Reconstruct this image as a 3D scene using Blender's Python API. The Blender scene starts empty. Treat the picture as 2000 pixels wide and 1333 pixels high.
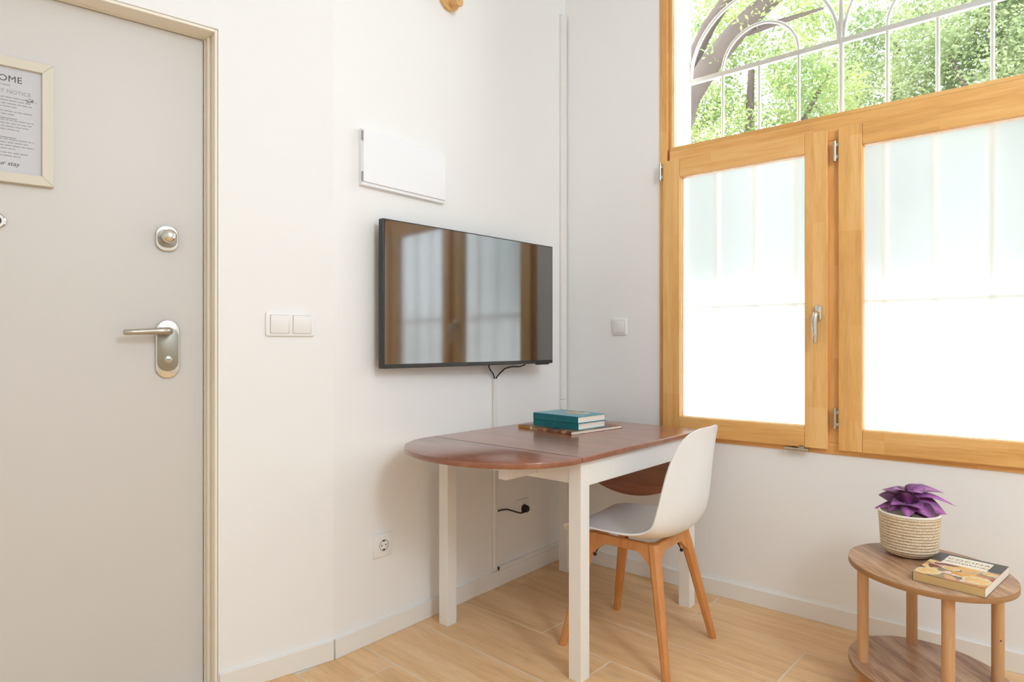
import bpy, bmesh, math, random
from mathutils import Vector, Matrix, noise
R = math.radians
rnd = random.Random(7)
scene = bpy.context.scene
col = scene.collection

# ------------------------------------------------------------------ camera
F_PX, CX, CY, H = 1246.0, 1.937, -2.774, 1.12
cam_d = bpy.data.cameras.new('camera')
cam = bpy.data.objects.new('camera', cam_d); col.objects.link(cam)
cam.location = (CX, CY, H)
cam.rotation_euler = (R(90), 0, R(39.7))
cam_d.sensor_width = 36.0
cam_d.lens = 36.0 * F_PX / 2000.0
cam_d.shift_y = (672.0 - 666.5) / 2000.0
cam_d.clip_start = 0.02
scene.camera = cam

# ------------------------------------------------------------------ world, sun, added fill light, exposure
SKY = 5.4
world = bpy.data.worlds.new('sky'); scene.world = world
world.use_nodes = True
bg = world.node_tree.nodes['Background']
bg.inputs['Color'].default_value = (0.88, 0.94, 1.0, 1)
bg.inputs['Strength'].default_value = SKY

sun_d = bpy.data.lights.new('sun', 'SUN'); sun = bpy.data.objects.new('sun', sun_d); col.objects.link(sun)
sun_d.energy = 5.0; sun_d.angle = R(1.0); sun_d.color = (1.0, 0.96, 0.90)
sun.rotation_euler = Vector((-0.78, -0.06, -0.62)).to_track_quat('-Z', 'Y').to_euler()
sun.location = (12, 3, 12)

fill_d = bpy.data.lights.new('added_fill_light', 'POINT'); fill = bpy.data.objects.new('added_fill_light', fill_d); col.objects.link(fill)  # unseen fill added out of view, daylight alone left the room too dark
fill_d.shadow_soft_size = 0.25; fill_d.energy = 73.0; fill_d.color = (0.77, 0.89, 1.0)
fill.location = (3.35, -2.05, 2.60)

scene.view_settings.view_transform = 'Standard'
scene.view_settings.look = 'None'
scene.view_settings.gamma = 1.0
scene.view_settings.use_curve_mapping = False
scene.view_settings.exposure = 0.27
cy = scene.cycles
cy.max_bounces = 11; cy.diffuse_bounces = 8; cy.glossy_bounces = 5; cy.transmission_bounces = 8; cy.transparent_max_bounces = 16
cy.use_denoising = True
cy.sample_clamp_indirect = 6.0
cy.caustics_reflective = False

# ------------------------------------------------------------------ helpers
def link(o, parent=None):
    col.objects.link(o)
    if parent is not None: o.parent = parent
    return o

def tag(o, label=None, cat=None, group=None, kind=None):
    if label: o['label'] = label
    if cat: o['category'] = cat
    if group: o['group'] = group
    if kind: o['kind'] = kind
    return o

def empty(name, loc=(0, 0, 0), rz=0.0, parent=None):
    o = bpy.data.objects.new(name, None); o.empty_display_size = 0.05
    o.location = loc; o.rotation_euler = (0, 0, rz)
    return link(o, parent)

class MB:
    """collects shapes for one mesh"""
    def __init__(self): self.bm = bmesh.new()
    def _add(self, v, f):
        vs = [self.bm.verts.new(p) for p in v]
        for q in f:
            try: self.bm.faces.new([vs[i] for i in q])
            except ValueError: pass
        return self
    def box(self, x0, x1, y0, y1, z0, z1):
        x0, x1 = min(x0, x1), max(x0, x1); y0, y1 = min(y0, y1), max(y0, y1); z0, z1 = min(z0, z1), max(z0, z1)
        v = [(x0,y0,z0),(x1,y0,z0),(x1,y1,z0),(x0,y1,z0),(x0,y0,z1),(x1,y0,z1),(x1,y1,z1),(x0,y1,z1)]
        return self._add(v, [(3,2,1,0),(4,5,6,7),(0,1,5,4),(1,2,6,5),(2,3,7,6),(3,0,4,7)])
    def prism(self, poly, z0, z1):
        """poly: ccw xy points, extruded along z"""
        n = len(poly)
        v = [(p[0],p[1],z0) for p in poly] + [(p[0],p[1],z1) for p in poly]
        f = [tuple(reversed(range(n))), tuple(range(n, 2*n))] + [(i,(i+1)%n,n+(i+1)%n,n+i) for i in range(n)]
        return self._add(v, f)
    def loft(self, rings, caps=True, closed=True):
        n = len(rings[0]); v = [p for r in rings for p in r]; f = []
        for k in range(len(rings)-1):
            for i in range(n if closed else n-1):
                j = (i+1) % n
                f.append((k*n+i, k*n+j, (k+1)*n+j, (k+1)*n+i))
        if caps:
            f.append(tuple(reversed(range(n)))); m = (len(rings)-1)*n
            f.append(tuple(range(m, m+n)))
        return self._add(v, f)
    def lathe(self, prof, n=32, axis='z', c=(0,0,0), caps=True):
        rings = []
        for r, h in prof:
            ring = []
            for i in range(n):
                a = 2*math.pi*i/n; x, y = r*math.cos(a), r*math.sin(a)
                if axis == 'z': p = (c[0]+x, c[1]+y, c[2]+h)
                elif axis == 'x': p = (c[0]+h, c[1]+x, c[2]+y)
                else: p = (c[0]+y, c[1]+h, c[2]+x)
                ring.append(p)
            rings.append(ring)
        return self.loft(rings, caps)
    def tube(self, pts, r, n=10, caps=True):
        pts = [Vector(p) for p in pts]; rings = []
        up = None
        for i, p in enumerate(pts):
            d = (pts[min(i+1, len(pts)-1)] - pts[max(i-1, 0)]).normalized()
            if up is None:
                up = Vector((0,0,1)) if abs(d.z) < .9 else Vector((1,0,0))
            a = d.cross(up).normalized(); b = a.cross(d).normalized(); up = b
            rr = r[i] if isinstance(r, (list, tuple)) else r
            rings.append([tuple(p + a*rr*math.cos(2*math.pi*k/n) + b*rr*math.sin(2*math.pi*k/n)) for k in range(n)])
        return self.loft(rings, caps)
    def bar(self, a, b, w, t, w2=None, t2=None, side=(0,0,1)):
        """rectangular bar from a to b (optionally tapered)"""
        a, b = Vector(a), Vector(b); d = (b-a).normalized(); s = Vector(side)
        x = d.cross(s).normalized(); y = x.cross(d).normalized()
        w2 = w if w2 is None else w2; t2 = t if t2 is None else t2
        r = lambda c, w, t: [tuple(c + x*sx*w/2 + y*sy*t/2) for sx, sy in ((-1,-1),(1,-1),(1,1),(-1,1))]
        return self.loft([r(a, w, t), r(b, w2, t2)])
    def grid(self, P):
        n = len(P[0]); v = [p for row in P for p in row]
        f = [(i*n+j, i*n+j+1, (i+1)*n+j+1, (i+1)*n+j) for i in range(len(P)-1) for j in range(n-1)]
        return self._add(v, f)
    def bevel(self, w, seg=2, ang=40):
        self.bm.normal_update()
        bmesh.ops.recalc_face_normals(self.bm, faces=self.bm.faces)
        es = [e for e in self.bm.edges if len(e.link_faces) == 2 and e.calc_face_angle(0) > R(ang)]
        bmesh.ops.bevel(self.bm, geom=es, offset=w, segments=seg, profile=.5, affect='EDGES', clamp_overlap=True)
        return self
    def build(self, name, m, parent=None, smooth=None, recalc=True, loc=None):
        if recalc: bmesh.ops.recalc_face_normals(self.bm, faces=self.bm.faces)
        me = bpy.data.meshes.new(name); self.bm.to_mesh(me); self.bm.free()
        for x in (m if isinstance(m, (list, tuple)) else [m]): me.materials.append(x)
        if smooth is not None:
            me.shade_smooth() if smooth >= 180 else me.set_sharp_from_angle(angle=R(smooth))
            if smooth < 180:
                for p in me.polygons: p.use_smooth = True
        o = bpy.data.objects.new(name, me)
        if loc is not None: o.location = loc
        return link(o, parent)

def text_mesh(s, size, name, m, parent, loc, rot, align='LEFT', shear=0.0, extrude=0.0002, space=1.0):
    c = bpy.data.curves.new(name, 'FONT'); c.body = s; c.size = size; c.align_x = align; c.shear = shear
    c.extrude = extrude; c.resolution_u = 3; c.space_character = space
    t = bpy.data.objects.new(name + '_tmp', c); col.objects.link(t)
    dg = bpy.context.evaluated_depsgraph_get()
    me = bpy.data.meshes.new_from_object(t.evaluated_get(dg))
    bpy.data.objects.remove(t); bpy.data.curves.remove(c)
    me.materials.clear(); me.materials.append(m); me.name = name
    o = bpy.data.objects.new(name, me); o.location = loc; o.rotation_euler = rot
    return link(o, parent)

def copy_tree(o, parent=None):
    c = o.copy(); link(c, parent)
    for ch in list(o.children): copy_tree(ch, c)
    return c

# ------------------------------------------------------------------ materials
def mat(name, color, rough=0.5, metal=0.0, spec=0.5, bump=0.0, bscale=60.0, var=0.0, vscale=3.0, coat=0.0, sheen=0.0):
    m = bpy.data.materials.new(name); m.use_nodes = True
    nt = m.node_tree; b = nt.nodes['Principled BSDF']
    b.inputs['Base Color'].default_value = (*color, 1); b.inputs['Roughness'].default_value = rough
    b.inputs['Metallic'].default_value = metal; b.inputs['Specular IOR Level'].default_value = spec
    b.inputs['Coat Weight'].default_value = coat
    tc = nt.nodes.new('ShaderNodeTexCoord')
    if bump > 0:
        n = nt.nodes.new('ShaderNodeTexNoise'); n.inputs['Scale'].default_value = bscale; n.inputs['Detail'].default_value = 4
        bp = nt.nodes.new('ShaderNodeBump'); bp.inputs['Strength'].default_value = bump; bp.inputs['Distance'].default_value = 0.002
        nt.links.new(tc.outputs['Object'], n.inputs['Vector']); nt.links.new(n.outputs['Fac'], bp.inputs['Height'])
        nt.links.new(bp.outputs['Normal'], b.inputs['Normal'])
    if var > 0:
        n = nt.nodes.new('ShaderNodeTexNoise'); n.inputs['Scale'].default_value = vscale; n.inputs['Detail'].default_value = 3
        mx = nt.nodes.new('ShaderNodeMix'); mx.data_type = 'RGBA'
        mx.inputs[6].default_value = (*[c*(1-var) for c in color], 1); mx.inputs[7].default_value = (*[min(1, c*(1+var)) for c in color], 1)
        nt.links.new(tc.outputs['Object'], n.inputs['Vector']); nt.links.new(n.outputs['Fac'], mx.inputs[0])
        nt.links.new(mx.outputs[2], b.inputs['Base Color'])
    return m

def wood(name, dark, mid, light, rough=0.4, grain=(1, 14, 14), scale=2.2, axis_rot=(0, 0, 0), ring=0.35, bump=0.06, coat=0.0, knots=0.0, contrast=1.0, rand=0.12, joint=None):
    m = bpy.data.materials.new(name); m.use_nodes = True
    nt = m.node_tree; N = nt.nodes; L = nt.links; b = N['Principled BSDF']
    tc = N.new('ShaderNodeTexCoord'); oi = N.new('ShaderNodeObjectInfo')
    mp = N.new('ShaderNodeMapping'); mp.inputs['Scale'].default_value = grain; mp.inputs['Rotation'].default_value = axis_rot
    off = N.new('ShaderNodeVectorMath'); off.operation = 'SCALE'
    cmb = N.new('ShaderNodeCombineXYZ')
    for i in range(3): L.new(oi.outputs['Random'], cmb.inputs[i])
    L.new(cmb.outputs[0], off.inputs[0]); off.inputs['Scale'].default_value = 37.0
    add = N.new('ShaderNodeVectorMath'); add.operation = 'ADD'
    L.new(tc.outputs['Object'], mp.inputs['Vector']); L.new(mp.outputs[0], add.inputs[0]); L.new(off.outputs[0], add.inputs[1])
    n1 = N.new('ShaderNodeTexNoise'); n1.inputs['Scale'].default_value = scale; n1.inputs['Detail'].default_value = 6; n1.inputs['Distortion'].default_value = 0.6
    n2 = N.new('ShaderNodeTexNoise'); n2.inputs['Scale'].default_value = scale*7; n2.inputs['Detail'].default_value = 3
    L.new(add.outputs[0], n1.inputs['Vector']); L.new(add.outputs[0], n2.inputs['Vector'])
    mixf = N.new('ShaderNodeMath'); mixf.operation = 'MULTIPLY_ADD'; mixf.inputs[1].default_value = ring
    L.new(n2.outputs['Fac'], mixf.inputs[0]);
    m2 = N.new('ShaderNodeMath'); m2.operation = 'MULTIPLY'; m2.inputs[1].default_value = 1-ring
    L.new(n1.outputs['Fac'], m2.inputs[0]); L.new(m2.outputs[0], mixf.inputs[2])
    r3 = N.new('ShaderNodeMath'); r3.operation = 'MULTIPLY_ADD'; r3.inputs[1].default_value = rand; 
    sh = N.new('ShaderNodeMath'); sh.operation = 'ADD'; sh.inputs[1].default_value = -rand/2
    L.new(oi.outputs['Random'], r3.inputs[0]); L.new(mixf.outputs[0], r3.inputs[2]); L.new(r3.outputs[0], sh.inputs[0])
    if joint:      # finger-jointed lamellas: each block has its own tone
        dv = N.new('ShaderNodeVectorMath'); dv.operation = 'DIVIDE'; dv.inputs[1].default_value = joint
        L.new(tc.outputs['Object'], dv.inputs[0]); a2 = N.new('ShaderNodeVectorMath'); a2.operation = 'ADD'; L.new(dv.outputs[0], a2.inputs[0]); L.new(off.outputs[0], a2.inputs[1])
        fl_ = N.new('ShaderNodeVectorMath'); fl_.operation = 'FLOOR'; L.new(a2.outputs[0], fl_.inputs[0])
        wn = N.new('ShaderNodeTexWhiteNoise'); L.new(fl_.outputs[0], wn.inputs['Vector'])
        jm = N.new('ShaderNodeMath'); jm.operation = 'MULTIPLY_ADD'; jm.inputs[1].default_value = 0.16; L.new(wn.outputs['Value'], jm.inputs[0]); L.new(sh.outputs[0], jm.inputs[2])
        sh = N.new('ShaderNodeMath'); sh.operation = 'ADD'; sh.inputs[1].default_value = -0.08; L.new(jm.outputs[0], sh.inputs[0])
    cr = N.new('ShaderNodeValToRGB'); e = cr.color_ramp.elements
    w = 0.18/contrast
    e[0].position = 0.5-w; e[0].color = (*dark, 1); e[1].position = 0.5+w; e[1].color = (*light, 1)
    k = cr.color_ramp.elements.new(0.5); k.color = (*mid, 1)
    L.new(sh.outputs[0], cr.inputs[0]); L.new(cr.outputs[0], b.inputs['Base Color'])
    if knots > 0:
        v = N.new('ShaderNodeTexVoronoi'); v.inputs['Scale'].default_value = 2.2
        mpk = N.new('ShaderNodeMapping'); mpk.inputs['Scale'].default_value = (0.9, 2.2, 2.2) if grain[0] <= grain[1] else (2.2, 0.9, 2.2)
        ad2 = N.new('ShaderNodeVectorMath'); ad2.operation = 'ADD'
        L.new(tc.outputs['Object'], mpk.inputs['Vector']); L.new(mpk.outputs[0], ad2.inputs[0]); L.new(off.outputs[0], ad2.inputs[1]); L.new(ad2.outputs[0], v.inputs['Vector'])
        ck = N.new('ShaderNodeValToRGB'); ck.color_ramp.elements[0].position = 0.02; ck.color_ramp.elements[0].color = (1,1,1,1)
        ck.color_ramp.elements[1].position = 0.13; ck.color_ramp.elements[1].color = (0,0,0,1)
        L.new(v.outputs['Distance'], ck.inputs[0])
        mk = N.new('ShaderNodeMath'); mk.operation = 'MULTIPLY'; mk.inputs[1].default_value = knots; L.new(ck.outputs[0], mk.inputs[0])
        mx = N.new('ShaderNodeMix'); mx.data_type = 'RGBA'; mx.inputs[7].default_value = (*[c*0.55 for c in dark], 1)
        L.new(mk.outputs[0], mx.inputs[0]); L.new(cr.outputs[0], mx.inputs[6]); L.new(mx.outputs[2], b.inputs['Base Color'])
    b.inputs['Roughness'].default_value = rough; b.inputs['Coat Weight'].default_value = coat; b.inputs['Coat Roughness'].default_value = 0.18; b.inputs['Coat IOR'].default_value = 1.6
    bp = N.new('ShaderNodeBump'); bp.inputs['Strength'].default_value = bump; bp.inputs['Distance'].default_value = 0.002
    L.new(n2.outputs['Fac'], bp.inputs['Height']); L.new(bp.outputs['Normal'], b.inputs['Normal'])
    return m

M = {}
M['wall'] = mat('wall_paint', (0.875, 0.88, 0.88), 0.75, bump=0.05, bscale=140)
M['ceil'] = mat('ceiling_paint', (0.89, 0.89, 0.885), 0.85)
M['base'] = mat('baseboard_lacquer', (0.84, 0.83, 0.80), 0.4)
M['door'] = mat('door_lacquer', (0.64, 0.62, 0.595), 0.42, var=0.015, vscale=1.5)
M['jamb'] = mat('door_frame_cream', (0.86, 0.81, 0.70), 0.4)
M['white'] = mat('white_plastic', (0.86, 0.86, 0.85), 0.3)
M['lid'] = mat('cool_white_lacquer', (0.86, 0.87, 0.905), 0.3)
M['trunk'] = mat('trunking_plastic', (0.83, 0.82, 0.79), 0.45)
M['tablew'] = mat('white_lacquer', (0.84, 0.83, 0.80), 0.32)
M['shell'] = mat('white_polypropylene', (0.82, 0.83, 0.83), 0.3)
M['dark'] = mat('dark_plastic', (0.012, 0.012, 0.012), 0.45)
M['slot'] = mat('socket_contact', (0.05, 0.045, 0.04), 0.5)
M['steel'] = mat('brushed_steel', (0.50, 0.475, 0.41), 0.30, metal=1.0, bump=0.05, bscale=300)
M['satin'] = mat('satin_nickel', (0.33, 0.315, 0.265), 0.36, metal=1.0, bump=0.05, bscale=300)
M['chrome'] = mat('polished_chrome', (0.72, 0.70, 0.66), 0.13, metal=1.0)
M['grey'] = mat('grey_mark', (0.33, 0.33, 0.36), 0.5)
M['bezel'] = mat('tv_bezel', (0.018, 0.018, 0.019), 0.35)
M['grout'] = mat('grout', (0.74, 0.68, 0.60), 0.9)
M['grille'] = mat('white_painted_iron', (0.88, 0.88, 0.88), 0.4)
M['render_out'] = mat('outside_render', (0.86, 0.85, 0.83), 0.85)
M['concrete'] = mat('pavement', (0.52, 0.51, 0.49), 0.9, var=0.08, vscale=2)
M['pages'] = mat('paper_edge', (0.86, 0.80, 0.70), 0.8, bump=0.3, bscale=220)
M['tanpages'] = mat('tan_paper_edge', (0.62, 0.42, 0.19), 0.8, bump=0.3, bscale=260)
M['paper'] = mat('printed_paper', (0.57, 0.57, 0.60), 0.35)
M['ink'] = mat('ink', (0.06, 0.06, 0.065), 0.6)
M['inkgrey'] = mat('ink_grey', (0.30, 0.30, 0.31), 0.6)
M['frame'] = mat('cream_frame', (0.67, 0.62, 0.52), 0.4)
M['teal'] = mat('teal_cloth', (0.0, 0.17, 0.21), 0.42)
M['tealtop'] = mat('teal_cover', (0.035, 0.33, 0.44), 0.25)
M['tealink'] = mat('teal_ink', (0.0, 0.10, 0.13), 0.5)
M['soil'] = mat('soil', (0.05, 0.035, 0.025), 0.95, bump=0.6, bscale=90)
M['stem'] = mat('plant_stem', (0.14, 0.03, 0.07), 0.5)
M['bark'] = mat('bark', (0.095, 0.070, 0.058), 0.9, bump=1.0, bscale=9, var=0.25, vscale=5)

PINE = ((0.68, 0.345, 0.10), (0.80, 0.445, 0.145), (0.87, 0.54, 0.215))
M['pine_v'] = wood('pine_upright', *PINE, rough=0.38, grain=(14, 14, 0.9), scale=2.0, contrast=1.0, rand=0.10, joint=(0.047, 0.047, 0.37))
M['pine_h'] = wood('pine_level', *PINE, rough=0.38, grain=(0.9, 14, 14), scale=2.0, contrast=1.0, rand=0.10, joint=(0.37, 0.047, 0.047))
M['tile'] = wood('oak_tile', (0.64, 0.40, 0.195), (0.78, 0.51, 0.265), (0.86, 0.61, 0.36), rough=0.42, grain=(1.0, 9, 9), scale=2.2, knots=0.35, contrast=0.9, rand=0.10)
M['walnut'] = wood('walnut', (0.19, 0.060, 0.026), (0.28, 0.095, 0.044), (0.37, 0.135, 0.066), rough=0.32, grain=(0.9, 10, 10), scale=2.0, contrast=0.9, bump=0.02, coat=0.8)
M['beech'] = wood('beech', (0.52, 0.20, 0.055), (0.60, 0.255, 0.078), (0.66, 0.31, 0.105), rough=0.4, grain=(16, 16, 1.0), scale=2.0, contrast=0.8)
M['beechpale'] = wood('pale_beech', (0.50, 0.27, 0.12), (0.58, 0.33, 0.16), (0.66, 0.41, 0.21), rough=0.5, grain=(16, 16, 1.0), scale=2.0, contrast=0.8)
M['rustic'] = wood('rustic_oak', (0.27, 0.135, 0.075), (0.46, 0.28, 0.165), (0.60, 0.42, 0.29), rough=0.34, grain=(0.8, 9, 9), axis_rot=(0, 0, R(4)), scale=2.6, contrast=1.35, knots=0.6)
M['board_edge'] = wood('board_edge', (0.30, 0.15, 0.06), (0.38, 0.20, 0.085), (0.45, 0.25, 0.12), rough=0.5, grain=(1, 1, 60), scale=2)
M['peg'] = wood('pine_disc', (0.62, 0.33, 0.11), (0.72, 0.43, 0.17), (0.80, 0.52, 0.24), rough=0.45, grain=(3, 3, 14), scale=2)

def screen_mat():
    m = mat('tv_glass', (0.010, 0.010, 0.011), 0.07, spec=0.9)
    m.node_tree.nodes['Principled BSDF'].inputs['IOR'].default_value = 2.05
    return m
M['screen'] = screen_mat()

def clear_glass():
    m = bpy.data.materials.new('clear_glass'); m.use_nodes = True; nt = m.node_tree; N = nt.nodes; N.clear()
    o = N.new('ShaderNodeOutputMaterial'); t = N.new('ShaderNodeBsdfTransparent'); t.inputs[0].default_value = (0.97, 0.985, 0.975, 1)
    g = N.new('ShaderNodeBsdfGlossy'); g.inputs['Roughness'].default_value = 0.02
    fr = N.new('ShaderNodeFresnel'); fr.inputs[0].default_value = 1.35; mx = N.new('ShaderNodeMixShader')
    nt.links.new(fr.outputs[0], mx.inputs[0]); nt.links.new(t.outputs[0], mx.inputs[1]); nt.links.new(g.outputs[0], mx.inputs[2]); nt.links.new(mx.outputs[0], o.inputs[0])
    return m
M['glass'] = clear_glass()

def frosted_film():
    m = bpy.data.materials.new('frosted_film'); m.use_nodes = True; nt = m.node_tree; N = nt.nodes; N.clear()
    o = N.new('ShaderNodeOutputMaterial'); t = N.new('ShaderNodeBsdfTranslucent'); t.inputs[0].default_value = (0.82, 0.82, 0.82, 1)
    r = N.new('ShaderNodeBsdfRefraction'); r.inputs['Color'].default_value = (0.82, 0.82, 0.82, 1); r.inputs['Roughness'].default_value = 0.5; r.inputs['IOR'].default_value = 1.3
    d = N.new('ShaderNodeBsdfDiffuse'); d.inputs[0].default_value = (0.85, 0.86, 0.86, 1)
    mx = N.new('ShaderNodeMixShader'); mx.inputs[0].default_value = 0.78
    mx2 = N.new('ShaderNodeMixShader'); mx2.inputs[0].default_value = 0.18
    nt.links.new(t.outputs[0], mx.inputs[1]); nt.links.new(r.outputs[0], mx.inputs[2])
    nt.links.new(mx.outputs[0], mx2.inputs[1]); nt.links.new(d.outputs[0], mx2.inputs[2]); nt.links.new(mx2.outputs[0], o.inputs[0])
    return m
M['frost'] = frosted_film()

def leaf_mat(name, c1, c2, trans=0.35):
    m = bpy.data.materials.new(name); m.use_nodes = True; nt = m.node_tree; N = nt.nodes; N.clear()
    o = N.new('ShaderNodeOutputMaterial'); d = N.new('ShaderNodeBsdfDiffuse'); t = N.new('ShaderNodeBsdfTranslucent'); mx = N.new('ShaderNodeMixShader')
    tc = N.new('ShaderNodeTexCoord'); n = N.new('ShaderNodeTexNoise'); n.inputs['Scale'].default_value = 1.6; n.inputs['Detail'].default_value = 6
    cr = N.new('ShaderNodeValToRGB'); cr.color_ramp.elements[0].position = .35; cr.color_ramp.elements[1].position = .65
    cr.color_ramp.elements[0].color = (*c1, 1); cr.color_ramp.elements[1].color = (*c2, 1)
    nt.links.new(tc.outputs['Object'], n.inputs['Vector']); nt.links.new(n.outputs['Fac'], cr.inputs[0])
    nt.links.new(cr.outputs[0], d.inputs[0]); nt.links.new(cr.outputs[0], t.inputs[0])
    mx.inputs[0].default_value = trans
    nt.links.new(d.outputs[0], mx.inputs[1]); nt.links.new(t.outputs[0], mx.inputs[2]); nt.links.new(mx.outputs[0], o.inputs[0])
    return m
M['leaf_a'] = leaf_mat('foliage_green', (0.20, 0.28, 0.11), (0.42, 0.48, 0.19))
M['leaf_b'] = leaf_mat('foliage_deep', (0.18, 0.24, 0.115), (0.40, 0.45, 0.23))
M['leaf_c'] = leaf_mat('foliage_autumn', (0.50, 0.38, 0.20), (0.62, 0.42, 0.27))

# ================================================================== STRUCTURE
CEIL = 3.20
RX, RY = 4.2, -5.0            # far right wall, wall behind the camera
KY = -1.435                   # where the tv wall meets the entry wall
TH = R(12.0)                  # the entry wall turns away by 12 degrees
SDIR = Vector((-math.sin(TH), -math.cos(TH), 0)); NRM = Vector((math.cos(TH), -math.sin(TH), 0))
SLEN = 2.2
KEND = Vector((0, KY, 0)) + SDIR*SLEN
ENTRY_RZ = math.atan2(SDIR.y, SDIR.x)     # local +x runs along the wall away from the tv, local +y = into the room

# floor: grout bed with single planks
fl = MB().box(-0.6, RX, RY, 0.0, -0.10, -0.0012).build('floor', M['grout']); tag(fl, 'oak look plank tile floor with pale grout lines', None, None, 'structure')
PA = R(-3.2); PW, PL, GAP = 0.2660, 1.20, 0.0045
pdir = Vector((math.cos(PA), math.sin(PA))); pnrm = Vector((-math.sin(PA), math.cos(PA)))
def clip(poly, keep):
    out = []
    for i in range(len(poly)):
        a, b = poly[i], poly[(i+1) % len(poly)]; da, db = keep(a), keep(b)
        if da >= 0: out.append(a)
        if da*db < 0: out.append(a + (b-a)*(da/(da-db)))
    return out
row_off = {0: 0.08, 1: 0.48, 2: 0.80, 3: 1.10, 4: 0.258}
p_base = Vector((0.02, -0.245))
for r_ in range(-2, 20):
    o0 = row_off.get(r_, (0.37*r_) % PL)
    for k in range(-3, 5):
        a0 = p_base + pdir*(o0 - 0.02 + k*PL) - pnrm*PW*r_
        q = [a0 + pdir*GAP/2 - pnrm*GAP/2, a0 + pdir*GAP/2 - pnrm*(PW-GAP/2), a0 + pdir*(PL-GAP/2) - pnrm*(PW-GAP/2), a0 + pdir*(PL-GAP/2) - pnrm*GAP/2]
        c = sum(q, Vector((0, 0)))/4
        q = clip(q, lambda p: -0.001 - p.y); 
        if len(q) > 2: q = clip(q, lambda p: RX - p.x)
        if len(q) > 2: q = clip(q, lambda p: p.y - RY)
        if len(q) > 2:
            if c.y > KY: q = clip(q, lambda p: p.x)
            elif c.y > KEND.y: q = clip(q, lambda p: (p - Vector((0, KY))).dot(NRM.to_2d()))
            else: q = clip(q, lambda p: p.x - KEND.x)
        if len(q) < 3: continue
        cc = sum(q, Vector((0, 0)))/len(q)
        # local frame of the plank: x along its length
        loc = [((p-cc).dot(pdir), (p-cc).dot(pnrm)) for p in q]
        area = abs(sum(loc[i][0]*loc[(i+1) % len(loc)][1] - loc[(i+1) % len(loc)][0]*loc[i][1] for i in range(len(loc))))/2
        if area < 0.002: continue
        o = MB().prism(loc, -0.008, 0.0).bevel(0.0008, 1).build('plank', M['tile'], fl)
        o.location = (cc.x, cc.y, 0); o.rotation_euler = (0, 0, PA)

# walls
WT = 0.25
wl = MB().box(-WT, 0, KY, 0.0, -0.1, CEIL).build('wall_left', M['wall']); tag(wl, 'white painted wall behind the television', None, None, 'structure')
# entry wall in its own frame
DS0, DS1, DTOP, DREC = 0.382, 1.36, 2.122, 0.08
we = MB(); we.box(0, DS0, -WT, 0, -0.1, CEIL); we.box(DS1, SLEN, -WT, 0, -0.1, CEIL); we.box(DS0, DS1, -WT, 0, DTOP, CEIL)
we = we.build('wall_entry', M['wall']); we.location = (0, KY, 0); we.rotation_euler = (0, 0, ENTRY_RZ)
tag(we, 'white painted wall around the entrance door', None, None, 'structure')
wr2 = MB().box(KEND.x-WT, KEND.x, RY, KEND.y, -0.1, CEIL).build('wall_left_rear', M['wall']); tag(wr2, 'white wall beyond the entrance door', None, None, 'structure')
wb = MB().box(-1.0, RX+WT, RY-WT, RY, -0.1, CEIL).build('wall_back', M['wall']); tag(wb, 'white wall opposite the window', None, None, 'structure')
wside = MB().box(RX, RX+WT, RY, 0.0, -0.1, CEIL).build('wall_side', M['wall']); tag(wside, 'white wall opposite the television', None, None, 'structure')
ce = MB().box(-1.0, RX+WT, RY-WT, WT, CEIL, CEIL+0.25).build('ceiling', M['ceil']); tag(ce, 'white ceiling', None, None, 'structure')
WX0, WX1, WZ0, WZ1 = 0.546, 2.815, 0.679, 3.02
wr = MB(); wr.box(-WT, WX0, 0, WT, -0.1, CEIL); wr.box(WX1, RX+WT, 0, WT, -0.1, CEIL); wr.box(WX0, WX1, 0, WT, -0.1, WZ0); wr.box(WX0, WX1, 0, WT, WZ1, CEIL)
wr = wr.build('wall_right', M['wall']); tag(wr, 'white painted wall around the wooden window', None, None, 'structure')
# outer reveal of the window opening, white render
rv = MB(); rv.box(WX0+.001, WX0+0.036, 0.075, WT-.002, WZ0+.001, WZ1); rv.box(WX1-0.036, WX1-.001, 0.075, WT-.002, WZ0+.001, WZ1); rv.box(WX0+.036, WX1-.036, 0.075, WT-0.002, WZ0+.001, WZ0+0.03)
rv = rv.build('trim_1', M['render_out']); tag(rv, 'white outer reveal and sill of the window', None, None, 'structure')

# baseboards
BH, BT = 0.070, 0.012
bl = MB().box(0, BT, KY+0.002, -0.0005, 0, BH).bevel(0.002, 2).build('baseboard_left', M['base']); tag(bl, 'white baseboard under the television wall', None, None, 'structure')
br = MB().box(BT, RX, -BT, 0, 0, BH).bevel(0.002, 2).build('baseboard_right', M['base']); tag(br, 'white baseboard under the window', None, None, 'structure')
be = MB().box(0.002, DS0-0.002, 0, BT, 0, BH).bevel(0.002, 2).build('baseboard_entry', M['base']); be.location = (0, KY, 0); be.rotation_euler = (0, 0, ENTRY_RZ)
tag(be, 'short white baseboard piece beside the entrance door', None, None, 'structure')

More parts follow.
